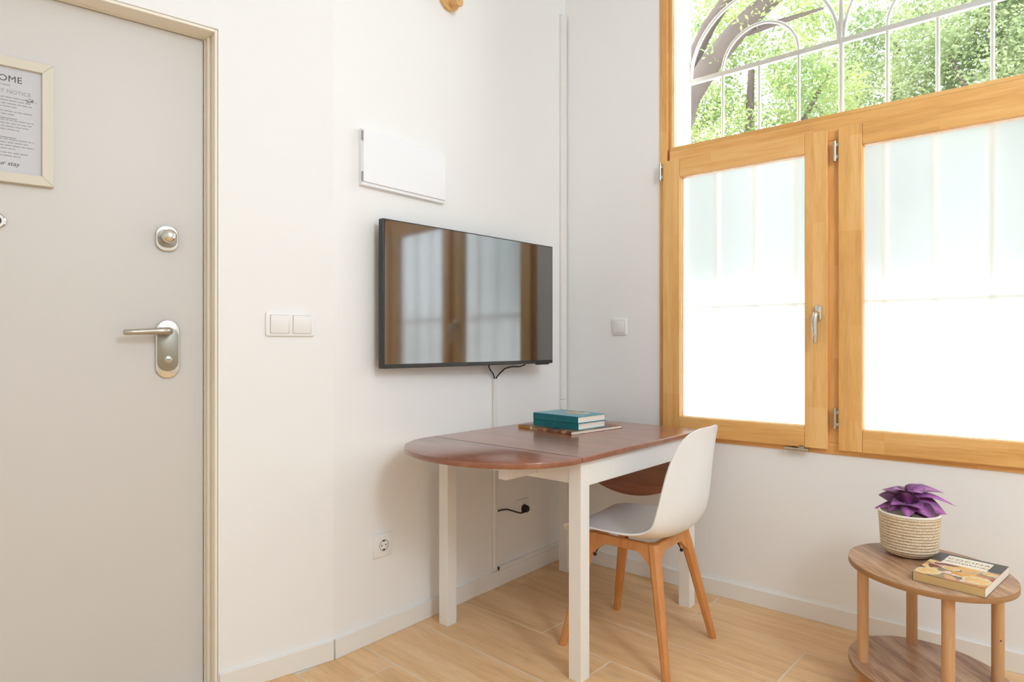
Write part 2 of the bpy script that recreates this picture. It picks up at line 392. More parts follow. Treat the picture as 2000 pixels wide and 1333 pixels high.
# ------------------------------------------------------------------ entrance door (local: x along wall, y into the room)
door = empty('door_1', (0, KY, 0), ENTRY_RZ); tag(door, 'plain white security door in a cream frame', None, None, 'structure')
LF = -DREC                      # leaf face depth
MB().box(0.409, DS1-0.03, LF-0.045, LF, 0.006, 2.108).bevel(0.002, 2).build('leaf', M['door'], door)
fr = MB(); fr.box(DS0+0.0005, DS0+0.010, LF-0.06, -0.004, 0, DTOP-0.0005); fr.box(DS0+0.010, DS0+0.020, LF-0.06, LF+0.030, 0, DTOP-0.010); fr.box(DS0+0.020, 0.4065, LF-0.06, LF+0.008, 0, DTOP-0.012)
fr.bevel(0.0025, 2).build('jamb', M['jamb'], door)
fr = MB(); fr.box(DS1-0.010, DS1-0.0005, LF-0.06, -0.004, 0, DTOP-0.0005); fr.box(DS1-0.027, DS1-0.010, LF-0.06, LF+0.008, 0, DTOP-0.012)
fr.bevel(0.0025, 2).build('jamb', M['jamb'], door)
fr = MB(); fr.box(DS0+0.010, DS1-0.010, LF-0.06, -0.004, DTOP-0.010, DTOP-0.0005); fr.box(DS0+0.02, DS1-0.02, LF-0.06, LF+0.008, 2.1095, DTOP-0.010)
fr.bevel(0.0025, 2).build('head_jamb', M['jamb'], door)

def stadium(cx, cz, w, h, r, n=8):
    pts = []
    for (sx, sz, a0) in ((1, 1, 0), (-1, 1, 90), (-1, -1, 180), (1, -1, 270)):
        for i in range(n+1):
            a = R(a0 + 90*i/n); pts.append((cx + sx*(w/2-r) + r*math.cos(a), cz + sz*(h/2-r) + r*math.sin(a)))
    return pts
def plate(poly, y0, y1):
    """prism of an xz outline along y"""
    m = MB(); n = len(poly)
    m._add([(p[0], y0, p[1]) for p in poly] + [(p[0], y1, p[1]) for p in poly],
           [tuple(range(n)), tuple(reversed(range(n, 2*n)))] + [(i, n+i, n+(i+1) % n, (i+1) % n) for i in range(n)])
    return m
# handle plate
hp = plate(stadium(0.513, 1.1035, 0.068, 0.183, 0.0338), LF, LF+0.008).bevel(0.003, 3, 50).build('handle_plate', M['chrome'], door, smooth=35)
plate(stadium(0.513, 1.1035, 0.0605, 0.140, 0.0300), LF+0.008, LF+0.0095).bevel(0.001, 2, 50).build('handle_plate_face', M['satin'], door, smooth=35)
lv = MB()
lp = [(0.515, LF+0.009, 1.159), (0.515, LF+0.030, 1.159), (0.5165, LF+0.044, 1.159), (0.522, LF+0.054, 1.159), (0.532, LF+0.0585, 1.159), (0.55, LF+0.058, 1.1585), (0.58, LF+0.0555, 1.157), (0.61, LF+0.0555, 1.1555), (0.636, LF+0.057, 1.154), (0.6395, LF+0.057, 1.154)]
lv.tube(lp, [0.0125, 0.0125, 0.0125, 0.0125, 0.0120, 0.0108, 0.0095, 0.0085, 0.0080, 0.0055], 16).build('lever', M['steel'], door, smooth=60)
MB().lathe([(0.0, 0), (0.0115, 0), (0.0115, 0.003), (0.0095, 0.004), (0.0, 0.004)], 20, 'y', (0.512, LF+0.0095, 1.070), caps=False).build('lock_cylinder', M['steel'], door, smooth=35)
MB().box(0.506, 0.518, LF+0.0134, LF+0.0139, 1.0695, 1.0715).build('key_slot', M['dark'], door)
# upper lock with knob
plate(stadium(0.5145, 1.451, 0.064, 0.080, 0.0270), LF, LF+0.009).bevel(0.003, 3, 50).build('lock_plate', M['chrome'], door, smooth=35)
plate(stadium(0.5145, 1.451, 0.056, 0.058, 0.0240), LF+0.009, LF+0.0105).bevel(0.001, 2, 50).build('lock_plate_face', M['satin'], door, smooth=35)
MB().lathe([(0.0, 0), (0.012, 0), (0.011, 0.018), (0.013, 0.022), (0.0205, 0.030), (0.0225, 0.038), (0.0205, 0.046), (0.013, 0.0525), (0.004, 0.0545), (0.0, 0.0545)], 28, 'y', (0.516, LF+0.0105, 1.453), caps=False).build('turn_knob', M['chrome'], door, smooth=50)
# peephole
pk = MB().lathe([(0.0, 0), (0.0215, 0), (0.0215, 0.004), (0.0185, 0.006), (0.0185, 0.004), (0.0, 0.004)], 28, 'y', (0.933, LF, 1.459), caps=False).build('peephole', M['chrome'], door, smooth=35)
MB().lathe([(0.0, 0), (0.012, 0), (0.012, 0.003), (0.0, 0.0045)], 20, 'y', (0, 0.0045, 0), caps=False).build('lens', M['slot'], pk, smooth=60, loc=(0.933, LF, 1.459))

# ------------------------------------------------------------------ window (local = world; y<0 into the room)
win = empty('window_1', (WX0, 0, WZ0)); tag(win, 'pine window with frosted opening sashes below a clear fixed pane', None, None, 'structure')
def wpart(mb, name, m, parent=win, smooth=None, bev=0.003, sub=None):
    if bev: mb.bevel(bev, 2)
    o = mb.build(name, m, parent, smooth)
    for v in o.data.vertices: v.co -= Vector((WX0, 0, WZ0))
    return o
YF, YB = -0.006, 0.072
# fixed outer frame
m = MB(); m.box(WX0+.0005, 0.583, YF, YB, WZ0, WZ1-.0005); m.box(0.583, 0.596, YF+0.028, YB, WZ0, WZ1-.0005); wpart(m, 'frame_post', M['pine_v'])
m = MB(); m.box(WX1-0.037, WX1-.0005, YF, YB, WZ0, WZ1-.0005); wpart(m, 'frame_post', M['pine_v'])
wpart(MB().box(0.596, WX1-0.037, YF, YB, WZ0+.0005, WZ0+0.045), 'frame_sill', M['pine_h'])
wpart(MB().box(0.596, WX1-0.037, YF, YB, WZ1-0.06, WZ1-.0005), 'frame_head', M['pine_h'])
m = MB(); m.box(0.596, WX1-0.037, YF, YB, 1.93, 2.020); wpart(m, 'transom_rail', M['pine_h'])
# sloped glazing bead on top of the transom
bead = MB(); xs = (0.596, WX1-0.037)
bead.loft([[(x, YF+0.001, 2.020), (x, YF+0.014, 2.041), (x, 0.03, 2.041), (x, 0.03, 2.020)] for x in xs]); wpart(bead, 'glazing_bead', M['pine_h'], bev=0.002)
SASH = [(0.572, 1.283), (1.3215, 2.0325), (2.071, 2.782)]
wpart(MB().box(1.255, 1.350, YF+0.002, YB, WZ0+0.045, 1.93), 'mullion', M['pine_v'])
wpart(MB().box(2.004, 2.100, YF+0.002, YB, WZ0+0.045, 1.93), 'mullion', M['pine_v'])
wpart(MB().box(0.590, WX1-0.03, 0.034, 0.044, 2.03, WZ1-0.055), 'clear_pane', M['glass'], bev=0)
ZS0, ZS1, YS0, YS1 = 0.700, 1.972, -0.026, 0.028
GW, GB, GT = 0.084, 0.086, 0.083
for k, (x0, x1) in enumerate(SASH):
    g0, g1, gz0, gz1 = x0+GW, x1-GW-0.002, ZS0+GB, ZS1-GT
    # sash = the inner glazing bead; stiles, rails, pane and fittings hang on it
    bd = MB()
    for (a, b, c, d) in ((g0-.006, g0+.001, gz0, gz1), (g1-.001, g1+.006, gz0, gz1)): bd.box(a, b, YS0+0.012, YS1-.004, c, d)
    bd.box(g0-.006, g1+.006, YS0+0.012, YS1-.004, gz0-.006, gz0+.001); bd.box(g0-.006, g1+.006, YS0+0.012, YS1-.004, gz1-.001, gz1+.006)
    s = wpart(bd, 'sash', M['pine_v'], bev=0)
    wpart(MB().box(x0, g0, YS0, YS1, ZS0, ZS1), 'stile', M['pine_v'], s)
    wpart(MB().box(g1, x1, YS0, YS1, ZS0, ZS1), 'stile', M['pine_v'], s)
    wpart(MB().box(g0+.0003, g1-.0003, YS0, YS1, ZS0, gz0), 'rail', M['pine_h'], s)
    wpart(MB().box(g0+.0003, g1-.0003, YS0, YS1, gz1, ZS1), 'rail', M['pine_h'], s)
    wpart(MB().box(g0-.004, g1+.004, 0.004, 0.012, gz0-.004, gz1+.004), 'glass_pane', M['glass'], s, bev=0)
    fi = 0.0045
    wpart(MB()._add([(g0+fi, 0.0030, gz0+fi), (g1-fi, 0.0030, gz0+fi), (g1-fi, 0.0030, gz1-fi), (g0+fi, 0.0030, gz1-fi)], [(0, 1, 2, 3)]), 'frosted_film', M['frost'], s, bev=0)
    # hinges
    hx = x0 - 0.012
    for zc in ((1.925,) if k == 0 else (1.88, 0.826)):
        hb = MB(); hb.lathe([(0.0065, -0.040), (0.0065, 0.040)], 14, 'z', (hx, YS0-0.001, zc))
        for dz in (-0.024, 0.024): hb.box(hx, x0+0.002, YS0-0.002, YS0+0.010, zc+dz-0.006, zc+dz+0.006)
        wpart(hb, 'hinge', M['steel'], s, smooth=35, bev=0)
    if k == 0:
        hr = plate(stadium(1.250, 1.243, 0.026, 0.064, 0.0128), YS0-0.010, YS0).bevel(0.002, 2, 50)
        wpart(hr, 'handle_rose', M['chrome'], s, smooth=35, bev=0)
        hd = MB().tube([(1.250, YS0-0.010, 1.243), (1.250, YS0-0.030, 1.243), (1.249, YS0-0.040, 1.238), (1.247, YS0-0.043, 1.226), (1.246, YS0-0.041, 1.20), (1.246, YS0-0.038, 1.165), (1.246, YS0-0.037, 1.125), (1.246, YS0-0.037, 1.121)], [0.0095, 0.0095, 0.0105, 0.0105, 0.0100, 0.0095, 0.0092, 0.006], 14)
        wpart(hd, 'handle_lever', M['chrome'], s, smooth=60, bev=0)
        hb = MB().lathe([(0.0065, -0.046), (0.0065, -0.003), (0.0045, -0.002), (0.0045, 0.002), (0.0065, 0.003), (0.0065, 0.046)], 14, 'x', (1.167, YS0-0.001, 0.690))
        hb.box(1.14, 1.16, YS0, YF+.001, 0.686, 0.696); hb.box(1.175, 1.195, YS0, YS0+0.006, 0.690, 0.706)
        wpart(hb, 'tilt_stay', M['steel'], s, smooth=35, bev=0)

# ================================================================== OUTSIDE
gd = MB().box(-40, 45, WT, 60, -0.35, -0.25).build('floor_outside', M['concrete']); tag(gd, 'pale pavement outside the window', None, None, 'structure')
# window grille
GY, GSP, GX0 = 0.262, 0.1745, 0.572
gr = empty('window_grille', (GX0, GY, 0.72)); tag(gr, 'white painted iron grille with arches outside the window', 'grille')
def gpart(mb, name, smooth=60):
    o = mb.build(name, M['grille'], gr, smooth)
    for v in o.data.vertices: v.co -= Vector((GX0, GY, 0.72))
    return o
BZ = 2.430
for i in range(13):
    x = GX0 + i*GSP; post = i % 4 == 0
    w = 0.011 if post else 0.0075
    gpart(MB().lathe([(w, 0.72), (w, 2.98 if post else BZ)], 12, 'z', (x, GY, 0)), 'bar', 40)
for zc, hh in ((BZ, 0.011), (1.290, 0.008), (0.76, 0.009)):
    gpart(MB().box(GX0-0.012, GX0+12*GSP+.012, GY-0.010, GY+0.010, zc-hh, zc+hh), 'cross_rail', 35)
for c in range(3):
    xc = GX0 + (4*c+2)*GSP
    for rr, tw in ((GSP, 0.008), (2*GSP-0.012, 0.009)):
        pts = [(xc + rr*math.cos(math.pi*i/28), GY, BZ + 0.012 + rr*1.02*math.sin(math.pi*i/28)) for i in range(29)]
        gpart(MB().tube(pts, tw, 8, True), 'arch')
    # drop hook and scroll behind the frosted glass
    gpart(MB().tube([(GX0+(4*c+1)*GSP+0.004, GY-0.02, 1.22), (GX0+(4*c+1)*GSP+0.004, GY-0.02, 0.96)], 0.010, 8), 'drop')
    gpart(MB().lathe([(0.0, -0.018), (0.014, -0.010), (0.018, 0), (0.014, 0.010), (0.0, 0.018)], 16, 'z', (GX0+(4*c+1)*GSP+0.004, GY-0.02, 0.945), caps=False), 'finial')
gw = MB().box(-9, 14, 4.2, 4.4, -0.25, 1.50).bevel(0.01, 2).build('garden_wall', M['render_out']); tag(gw, 'low white rendered garden wall outside behind the frosted panes', 'wall')

# added building across the street, hides low sky to darken the upper panes
M['facade'] = mat('facade_paint', (0.34, 0.37, 0.35), 0.85, var=0.05, vscale=0.6)
M['facade_glass'] = mat('dark_window', (0.05, 0.06, 0.06), 0.15)
bd_ = empty('added_street_building', (0, 22, -0.25)); tag(bd_, 'added grey building across the street, darkening the frosted panes', 'building')
MB().box(-22, 18, 0, 6, 0, 8.4).build('facade', M['facade'], bd_)
for fz in (1.2, 4.6):
    for ix in range(14):
        wx = -20.5 + ix*2.8
        w_ = MB().box(wx, wx+1.3, -0.06, 0.05, fz, fz+2.2).build('window', M['render_out'], bd_)
        MB().box(wx+.08, wx+1.22, -0.075, -0.055, fz+.08, fz+2.12).build('pane', M['facade_glass'], w_)

def leaf_cloud(mb, blobs, n, size, rg):
    """n small leaf blades spread through ellipsoids"""
    V, Fc = [], []
    tot = sum(b[3]*b[4]*b[5] for b in blobs)
    for b in blobs:
        cx, cy_, cz, rx, ry, rz = b
        for _ in range(int(n*rx*ry*rz/tot)):
            while True:
                p = Vector((rg.uniform(-1, 1), rg.uniform(-1, 1), rg.uniform(-1, 1)))
                if 0.25 < p.length < 1: break
            q = Vector((cx + p.x*rx, cy_ + p.y*ry, cz + p.z*rz))
            if noise.noise(q*1.3) < -0.16: continue
            d = Vector((rg.gauss(0, 1), rg.gauss(0, 1), rg.gauss(0, .6)-.3)).normalized(); s = d.orthogonal().normalized()
            s = Matrix.Rotation(rg.uniform(0, 6.28), 3, d) @ s
            l = size*rg.uniform(.6, 1.3); w = l*.42
            k = len(V)
            V += [tuple(q), tuple(q + d*l*.5 + s*w*.5), tuple(q + d*l), tuple(q + d*l*.5 - s*w*.5)]; Fc.append((k, k+1, k+2, k+3))
    me = bpy.data.meshes.new('foliage'); me.from_pydata(V, [], Fc); return me
def make_tree(loc, trunk, limbs, blobs, n, size, m, label, group=None, seed=1):
    rg = random.Random(seed); t = empty('street_tree', loc); tag(t, label, 'tree', group)
    MB().tube(*trunk, 14).build('trunk', M['bark'], t, 60)
    for L_ in limbs: MB().tube(*L_, 10).build('limb', M['bark'], t, 60)
    me = leaf_cloud(None, blobs, n, size, rg); me.materials.append(m)
    o = bpy.data.objects.new('foliage', me); o['kind'] = 'stuff'; link(o, t)
    return t
# near tree with two leaning limbs, on the left of the view
make_tree((-2.6, 5.2, -0.25),
    ([(0, 0, 0), (0.05, 0, 1.6), (0.25, 0.0, 3.0), (0.62, 0, 3.9), (0.82, 0, 4.30)], [0.30, 0.25, 0.21, 0.18, 0.17]),
    [([(0.80, 0, 4.22), (0.95, 0, 4.62), (1.26, 0, 5.01), (1.60, 0, 5.31), (1.97, 0, 5.56), (2.40, .05, 5.85), (3.1, 0.1, 6.5)], [0.17, 0.155, 0.145, 0.135, 0.12, 0.10, 0.05]),
     ([(0.70, 0.05, 4.05), (0.86, 0.08, 4.85), (1.00, 0.1, 5.22), (1.17, 0.1, 5.52), (1.42, 0.1, 5.80), (1.9, 0.1, 6.6)], [0.13, 0.11, 0.10, 0.095, 0.08, 0.05]),
     ([(1.5, 0.0, 5.25), (1.9, 0.2, 5.35), (2.5, 0.4, 5.45)], [0.06, 0.04, 0.015])],
    [(1.3, .2, 6.5, 1.3, .7, .6), (2.3, .2, 6.1, 1.2, .7, .6), (1.95, -.25, 5.45, .45, .25, .25), (1.25, -.2, 4.98, .22, .15, .16), (3.2, .2, 6.2, 1.2, .7, .7), (.95, .5, 4.55, .35, .3, .3)], 9000, 0.075, M['leaf_a'],
    'leaning street tree with two thick bare limbs outside the window', seed=3)
make_tree((-1.9, 8.0, -0.25), ([(0, 0, 0), (0.1, 0, 2.6), (0.0, 0.1, 4.2), (0.1, 0, 6)], [0.18, 0.15, 0.11, 0.05]), [([(0, .1, 3.8), (.9, 0, 4.9), (1.3, 0, 5.6)], [.07, .05, .02])],
    [(-.3, 0, 5.0, 1.5, .8, .9), (.9, .1, 5.4, .9, .8, .9), (.2, .2, 6.9, 1.5, .8, .9), (-1.0, .2, 5.9, .8, .6, .7)], 26000, 0.085, M['leaf_a'],
    'bright green tree behind the leaning street tree', seed=5)
make_tree((1.95, 8.0, -0.25), ([(0, 0, 0), (0.0, 0, 2.4), (0.1, 0.1, 4.2), (0.1, 0, 6.4)], [0.18, 0.15, 0.11, 0.05]), [([(0, .1, 3.3), (-.7, 0, 4.6), (-1.0, 0, 5.4)], [.06, .05, .02]), ([(0, .1, 3.7), (.7, 0, 5.0), (1.0, 0, 5.9)], [.06, .05, .02])],
    [(0, 0, 5.0, 1.7, .9, 1.1), (-.9, .1, 5.6, .9, .7, .9), (1.1, .2, 5.4, 1.1, .8, 1.0), (.3, .3, 6.6, 1.6, .9, .8)], 52000, 0.080, M['leaf_b'],
    'deep green tree outside behind the right part of the grille', seed=8)
make_tree((-0.4, 12.0, -0.25), ([(0, 0, 0), (0.0, 0, 2.6), (0.1, 0.1, 4.4), (0.1, 0, 7.4)], [0.28, 0.23, 0.18, 0.06]), [([(0, .1, 4.6), (-.9, 0, 5.8), (-1.5, 0, 6.6)], [.1, .07, .03])],
    [(0, 0, 6.6, 2.3, 1.4, 1.6), (-1.6, .2, 7.2, 1.4, 1.2, 1.3), (.9, .3, 8.6, 2.0, 1.4, 1.2)], 30000, 0.11, M['leaf_b'],
    'tall deep green tree standing furthest back outside the window', seed=9)
make_tree((-4.9, 12.0, -0.25), ([(0, 0, 0), (0.0, 0, 2.6), (0.1, 0.1, 4.4), (0.0, 0, 6.4)], [0.2, 0.18, 0.14, 0.06]), [([(0, .1, 4.6), (.5, 0, 5.6), (.7, 0, 6.2)], [.08, .05, .03])],
    [(0, 0, 6.3, 1.1, 1.0, .9), (.4, .2, 7.0, .7, .8, .7)], 6000, 0.10, M['leaf_c'],
    'rust leaved tree showing between the green trees', seed=12)

# ================================================================== ON THE WALLS
# --- television, tilted slightly away from the wall at its corner side
tva = R(4.0)
tv = empty('television', (0.105, -0.700, 1.0275)); tv.rotation_euler = (0, 0, R(90) - tva)   # local x runs towards the corner, local -y into the room
tag(tv, 'flat black television mounted on the wall with window reflections', 'television')
TW0, TW1, THH = -0.568, 0.406, 0.558
MB().box(TW0, TW1, 0.0, 0.028, 0, THH).bevel(0.003, 2).build('bezel', M['bezel'], tv)
MB().box(TW0+0.008, TW1-0.005, -0.0012, 0.004, 0.016, THH-0.005).build('screen', M['screen'], tv)
MB().box(TW0+0.22, TW1-0.22, 0.028, 0.045, 0.08, 0.36).bevel(0.006, 2).build('rear_housing', M['dark'], tv)
MB().box(-0.12, 0.06, 0.045, 0.0920, 0.14, 0.36).bevel(0.003, 1).build('bracket', M['dark'], tv)
MB().box(0.300, 0.385, 0.004, 0.020, -0.006, 0.002).bevel(0.002, 1).build('sensor', M['bezel'], tv)

# --- white meter box cover above the television
mb_ = empty('meter_box', (0, -1.12, 1.705)); tag(mb_, 'shallow white cover box with two hinges above the television', 'box')
MB().box(0.0, 0.020, -0.206, 0.219, 0, 0.207).bevel(0.002, 2).build('box_body', M['lid'], mb_)
MB().box(0.0205, 0.026, -0.203, 0.217, 0.012, 0.204).bevel(0.002, 2).build('lid', M['lid'], mb_)
for z in (0.030, 0.180): MB().box(0.0195, 0.0275, -0.2085, -0.2045, z-0.017, z+0.017).build('hinge', M['grey'], mb_)

# --- wooden wall hook high on the wall
hk = empty('wall_hook', (0, -0.868, 2.585)); tag(hk, 'round pale wooden wall hook with a peg high on the wall', 'hook')
MB().lathe([(0.0, 0), (0.053, 0), (0.056, 0.003), (0.056, 0.017), (0.053, 0.020), (0.0, 0.020)], 40, 'x', (0, 0, 0), caps=False).build('disc', M['peg'], hk, smooth=35)
MB().tube([(0.020, 0.0, -0.030), (0.045, 0.0, -0.034), (0.072, -0.002, -0.038), (0.074, -0.002, -0.038)], [0.012, 0.016, 0.0215, 0.0195], 24).build('peg', M['peg'], hk, smooth=50)
MB().lathe([(0.0, 0), (0.008, 0), (0.007, 0.003), (0.0, 0.004)], 16, 'x', (0.0202, 0.0, 0.002), caps=False).build('screw', M['steel'], hk, smooth=40)

# --- trunking
tr = empty('cable_trunking', (0, -0.572, 0.078)); tag(tr, 'narrow white cable trunking running down from below the television', 'trunking')
MB().box(0.0005, 0.014, -0.0125, 0.0125, 0, 0.882).bevel(0.002, 1).build('channel', M['trunk'], tr)
MB().box(0.0128, 0.0165, -0.0095, 0.0095, 0.018, 0.882).bevel(0.001, 1).build('cover', M['trunk'], tr)
tr2 = empty('cable_trunking', (0, -0.545, 0.0712)); tag(tr2, 'white cable trunking lying along the top of the baseboard under the table', 'trunking')
MB().box(0.0005, 0.013, 0.0, 0.49, 0, 0.022).bevel(0.0015, 1).build('channel', M['trunk'], tr2)
MB().box(0.012, 0.0155, 0.004, 0.49, 0.003, 0.019).bevel(0.001, 1).build('cover', M['trunk'], tr2)
MB().box(0.001, 0.0125, -0.0025, 0.0, 0.003, 0.019).build('open_end', M['slot'], tr2)
tr3 = empty('cable_trunking', (0, -0.030, 0.0712)); tag(tr3, 'tall white cable trunking in the corner of the room', 'trunking')
MB().box(0.0005, 0.016, -0.022, 0.022, 0, 0.758).bevel(0.002, 1).build('channel', M['trunk'], tr3)
MB().box(0.0005, 0.016, -0.022, 0.022, 0.7595, 2.77).bevel(0.002, 1).build('channel', M['trunk'], tr3)

# --- tv cables
c1 = MB().tube([(0.040, -0.640, 1.040), (0.034, -0.645, 1.020), (0.028, -0.630, 1.005), (0.020, -0.600, 0.985), (0.0105, -0.579, 0.965), (0.0105, -0.578, 0.955)], 0.0032, 8).build('cable', M['dark'], None, 60)
tag(c1, 'black cable from the television into the trunking, with a smooth slanting run', 'cable')
c2 = MB().tube([(0.050, -0.395, 1.045), (0.045, -0.400, 1.020), (0.038, -0.430, 1.012), (0.030, -0.480, 1.013), (0.022, -0.520, 1.005), (0.014, -0.548, 0.982), (0.0105, -0.565, 0.965), (0.0105, -0.566, 0.955)], 0.0032, 8).build('cable', M['dark'], None, 60)
tag(c2, 'black cable with a hump below the television, on the side nearer the corner', 'cable')

# --- switches and sockets.  builder in local frame: x right, y = out of the wall(-), z up
def switch_plate(name, loc, rz, n, label, w=0.081, h=0.081):
    t = empty(name, loc, rz); tag(t, label, 'switch')
    W = w + (n-1)*0.0735 + (0.012 if n > 1 else 0)
    pl = plate(stadium(0, 0, W, h, 0.007, 4), -0.0085, 0).bevel(0.0032, 3, 50).build('plate', M['white'], t, smooth=40)
    for i in range(n):
        cx = (i-(n-1)/2)*0.076
        MB().box(cx-0.0315, cx+0.0315, -0.0092, -0.0080, -0.0315, 0.0315).build('gap', M['grey'], t)
        rk = MB()._add([(cx-.0305, -.0100, -.0305), (cx+.0305, -.0100, -.0305), (cx+.0305, -.0135, .0305), (cx-.0305, -.0135, .0305), (cx-.0305, -.008, -.0305), (cx+.0305, -.008, -.0305), (cx+.0305, -.008, .0305), (cx-.0305, -.008, .0305)],
            [(0, 1, 2, 3), (7, 6, 5, 4), (0, 4, 5, 1), (1, 5, 6, 2), (2, 6, 7, 3), (3, 7, 4, 0)])
        rk.bevel(0.001, 2).build('rocker', M['white'], t, smooth=40)
    return t
sp = Vector((0, KY, 1.186)) + SDIR*0.1535
switch_plate('light_switch', sp, ENTRY_RZ + math.pi, 2, 'white double light switch beside the entrance door')
switch_plate('light_switch', (0.329, 0, 1.205), 0, 1, 'white single light switch between the room corner and the window')

def socket(loc, rz, label, w=0.088):
    t = empty('wall_socket', loc, rz); tag(t, label, 'socket')
    plate(stadium(0, 0, w, w, 0.006, 4), -0.0100, 0).bevel(0.0022, 2, 50).build('plate', M['white'], t, smooth=40)
    plate(stadium(0, 0, 0.056, 0.056, 0.004, 4), -0.0125, -0.0100).bevel(0.0008, 2, 50).build('insert', M['white'], t, smooth=40)
    # round well
    MB().lathe([(0.0215, -0.0138), (0.0215, -0.0128), (0.0195, -0.0128), (0.0195, -0.0138)], 28, 'y', (0, 0, 0), caps=False).build('well_rim', M['grey'], t, smooth=40)
    for sx in (-1, 1): MB().lathe([(0.0, -0.0134), (0.0027, -0.0134), (0.0027, -0.0120), (0.0, -0.0120)], 12, 'y', (sx*0.0095, 0, 0), caps=False).build('pin_hole', M['slot'], t)
    for sz in (-1, 1): MB().box(-0.0055, 0.0055, -0.0136, -0.0120, sz*0.0165-0.0022, sz*0.0165+0.0022).build('earth_clip', M['slot'], t)
    return t
socket((0, -1.219, 0.354), R(90), 'white wall socket with nothing plugged in, between the door and the table')
socket((0, -0.366, 0.325), R(90), 'white wall socket under the table with a black plug in it', 0.086)
pg = empty('power_plug', (0, -0.366, 0.325), R(90)); tag(pg, 'black mains plug and cord in the socket under the table', 'plug')
MB().lathe([(0.0, -0.0140), (0.0185, -0.0140), (0.0190, -0.022), (0.0165, -0.034), (0.011, -0.040), (0.0, -0.040)], 24, 'y', (0, 0, 0), caps=False).build('plug_body', M['dark'], pg, smooth=40)
MB().tube([(-0.002, -0.030, -0.004), (-0.022, -0.032, -0.010), (-0.045, -0.027, -0.012), (-0.085, -0.018, 0.004), (-0.125, -0.012, 0.020), (-0.160, -0.008, 0.023), (-0.190, -0.0075, 0.022)], [0.006, 0.0045, 0.0034, 0.0034, 0.0034, 0.0034, 0.0034], 10).build('cord', M['dark'], pg, smooth=60)

# --- framed notice on the door (local: x to the viewer's right, y = out of the door (-))
FW, FH_ = 0.275, 0.346
s_c = 0.8045 + FW/2
nl = Vector((0, KY, 1.566)) + SDIR*s_c + NRM*(LF+0.0004)
nf = empty('framed_notice', nl, ENTRY_RZ + math.pi); tag(nf, 'cream framed printed notice hanging on the entrance door', 'frame')
FB, FD = 0.0275, 0.018
def fmember(p):   # mitred member outline in xz
    return plate(p, -FD, 0).bevel(0.0015, 2)
fmember([(-FW/2, 0), (FW/2, 0), (FW/2-FB, FB), (-FW/2+FB, FB)]).build('frame_rail', M['frame'], nf)
fmember([(-FW/2+FB, FH_-FB), (FW/2-FB, FH_-FB), (FW/2, FH_), (-FW/2, FH_)]).build('frame_rail', M['frame'], nf)
fmember([(FW/2-FB, FB), (FW/2, 0), (FW/2, FH_), (FW/2-FB, FH_-FB)]).build('frame_stile', M['frame'], nf)
fmember([(-FW/2, 0), (-FW/2+FB, FB), (-FW/2+FB, FH_-FB), (-FW/2, FH_)]).build('frame_stile', M['frame'], nf)
sheet = MB().box(-FW/2+FB-.003, FW/2-FB+.003, -0.0085, -0.0075, FB-.003, FH_-FB+.003).build('sheet', M['paper'], nf)
def note(s, size, xr, z, align='CENTER', shear=0.0, m='ink', space=1.0):
    # xr: distance of the text's reference from the right edge of the frame
    return text_mesh(s, size, 'print', M[m], sheet, (FW/2 - xr, -0.0088, z), (R(90), 0, 0), align, shear, 0.0001, space)
note('WELCOME', 0.0245, 0.0715, 1.845-1.566, 'RIGHT', m='ink', space=1.05)
note('IMPORTANT NOTICE', 0.0148, 0.0520, 1.8125-1.566, 'RIGHT', m='inkgrey')
note('Enjoy your stay', 0.0165, 0.0785, 1.6135-1.566, 'RIGHT', 0.3)
lines = MB(); rl = random.Random(4)
def para(z, n, x_end, x_start=-0.100, dz=0.0085):
    for i in range(n):
        x = x_start; zz = z - i*dz
        xe = x_end - rl.uniform(0, 0.02) - (0.03 if i == n-1 else 0)
        while x < xe:
            w = rl.uniform(0.006, 0.020); lines.box(x, min(x+w, xe), -0.00885, -0.0086, zz, zz+0.0023); x += w+0.0022
para(1.8335-1.566, 2, 0.045, -0.075, 0.0075)
para(1.800-1.566, 4, 0.096); para(1.762-1.566, 2, 0.094)
para(1.737-1.566, 4, 0.098); para(1.684-1.566, 4, 0.098); para(1.647-1.566, 2, 0.094)
lines.build('print', M['inkgrey'], sheet)['kind'] = 'stuff'
rules = MB(); rules.box(-0.02, FW/2-0.083, -0.00885, -0.0086, 1.7425-1.566, 1.7437-1.566); rules.build('rule', M['ink'], sheet)
rules = MB(); rules.box(-0.02, FW/2-0.086, -0.00885, -0.0086, 1.6895-1.566, 1.6907-1.566); rules.build('rule', M['ink'], sheet)
# small printed sprig in the corner of the notice
sg = MB(); rl = random.Random(9)
for i in range(16):
    x, z = FW/2-0.048 + rl.uniform(-.014, .009), 1.803-1.566 + rl.uniform(-.006, .005) - 0; a = rl.uniform(0, 3.14); l = rl.uniform(.003, .006)
    dx, dz = math.cos(a)*l, math.sin(a)*l*.6
    p = plate([(x-dx, z-dz), (x+dz*.4, z-dx*.3), (x+dx, z+dz), (x-dz*.4, z+dx*.3)], -0.00885, -0.0086)
    me_ = bpy.data.meshes.new('t'); p.bm.to_mesh(me_); p.bm.free(); sg.bm.from_mesh(me_); bpy.data.meshes.remove(me_)
sg.build('sprig_print', M['inkgrey'], sheet)

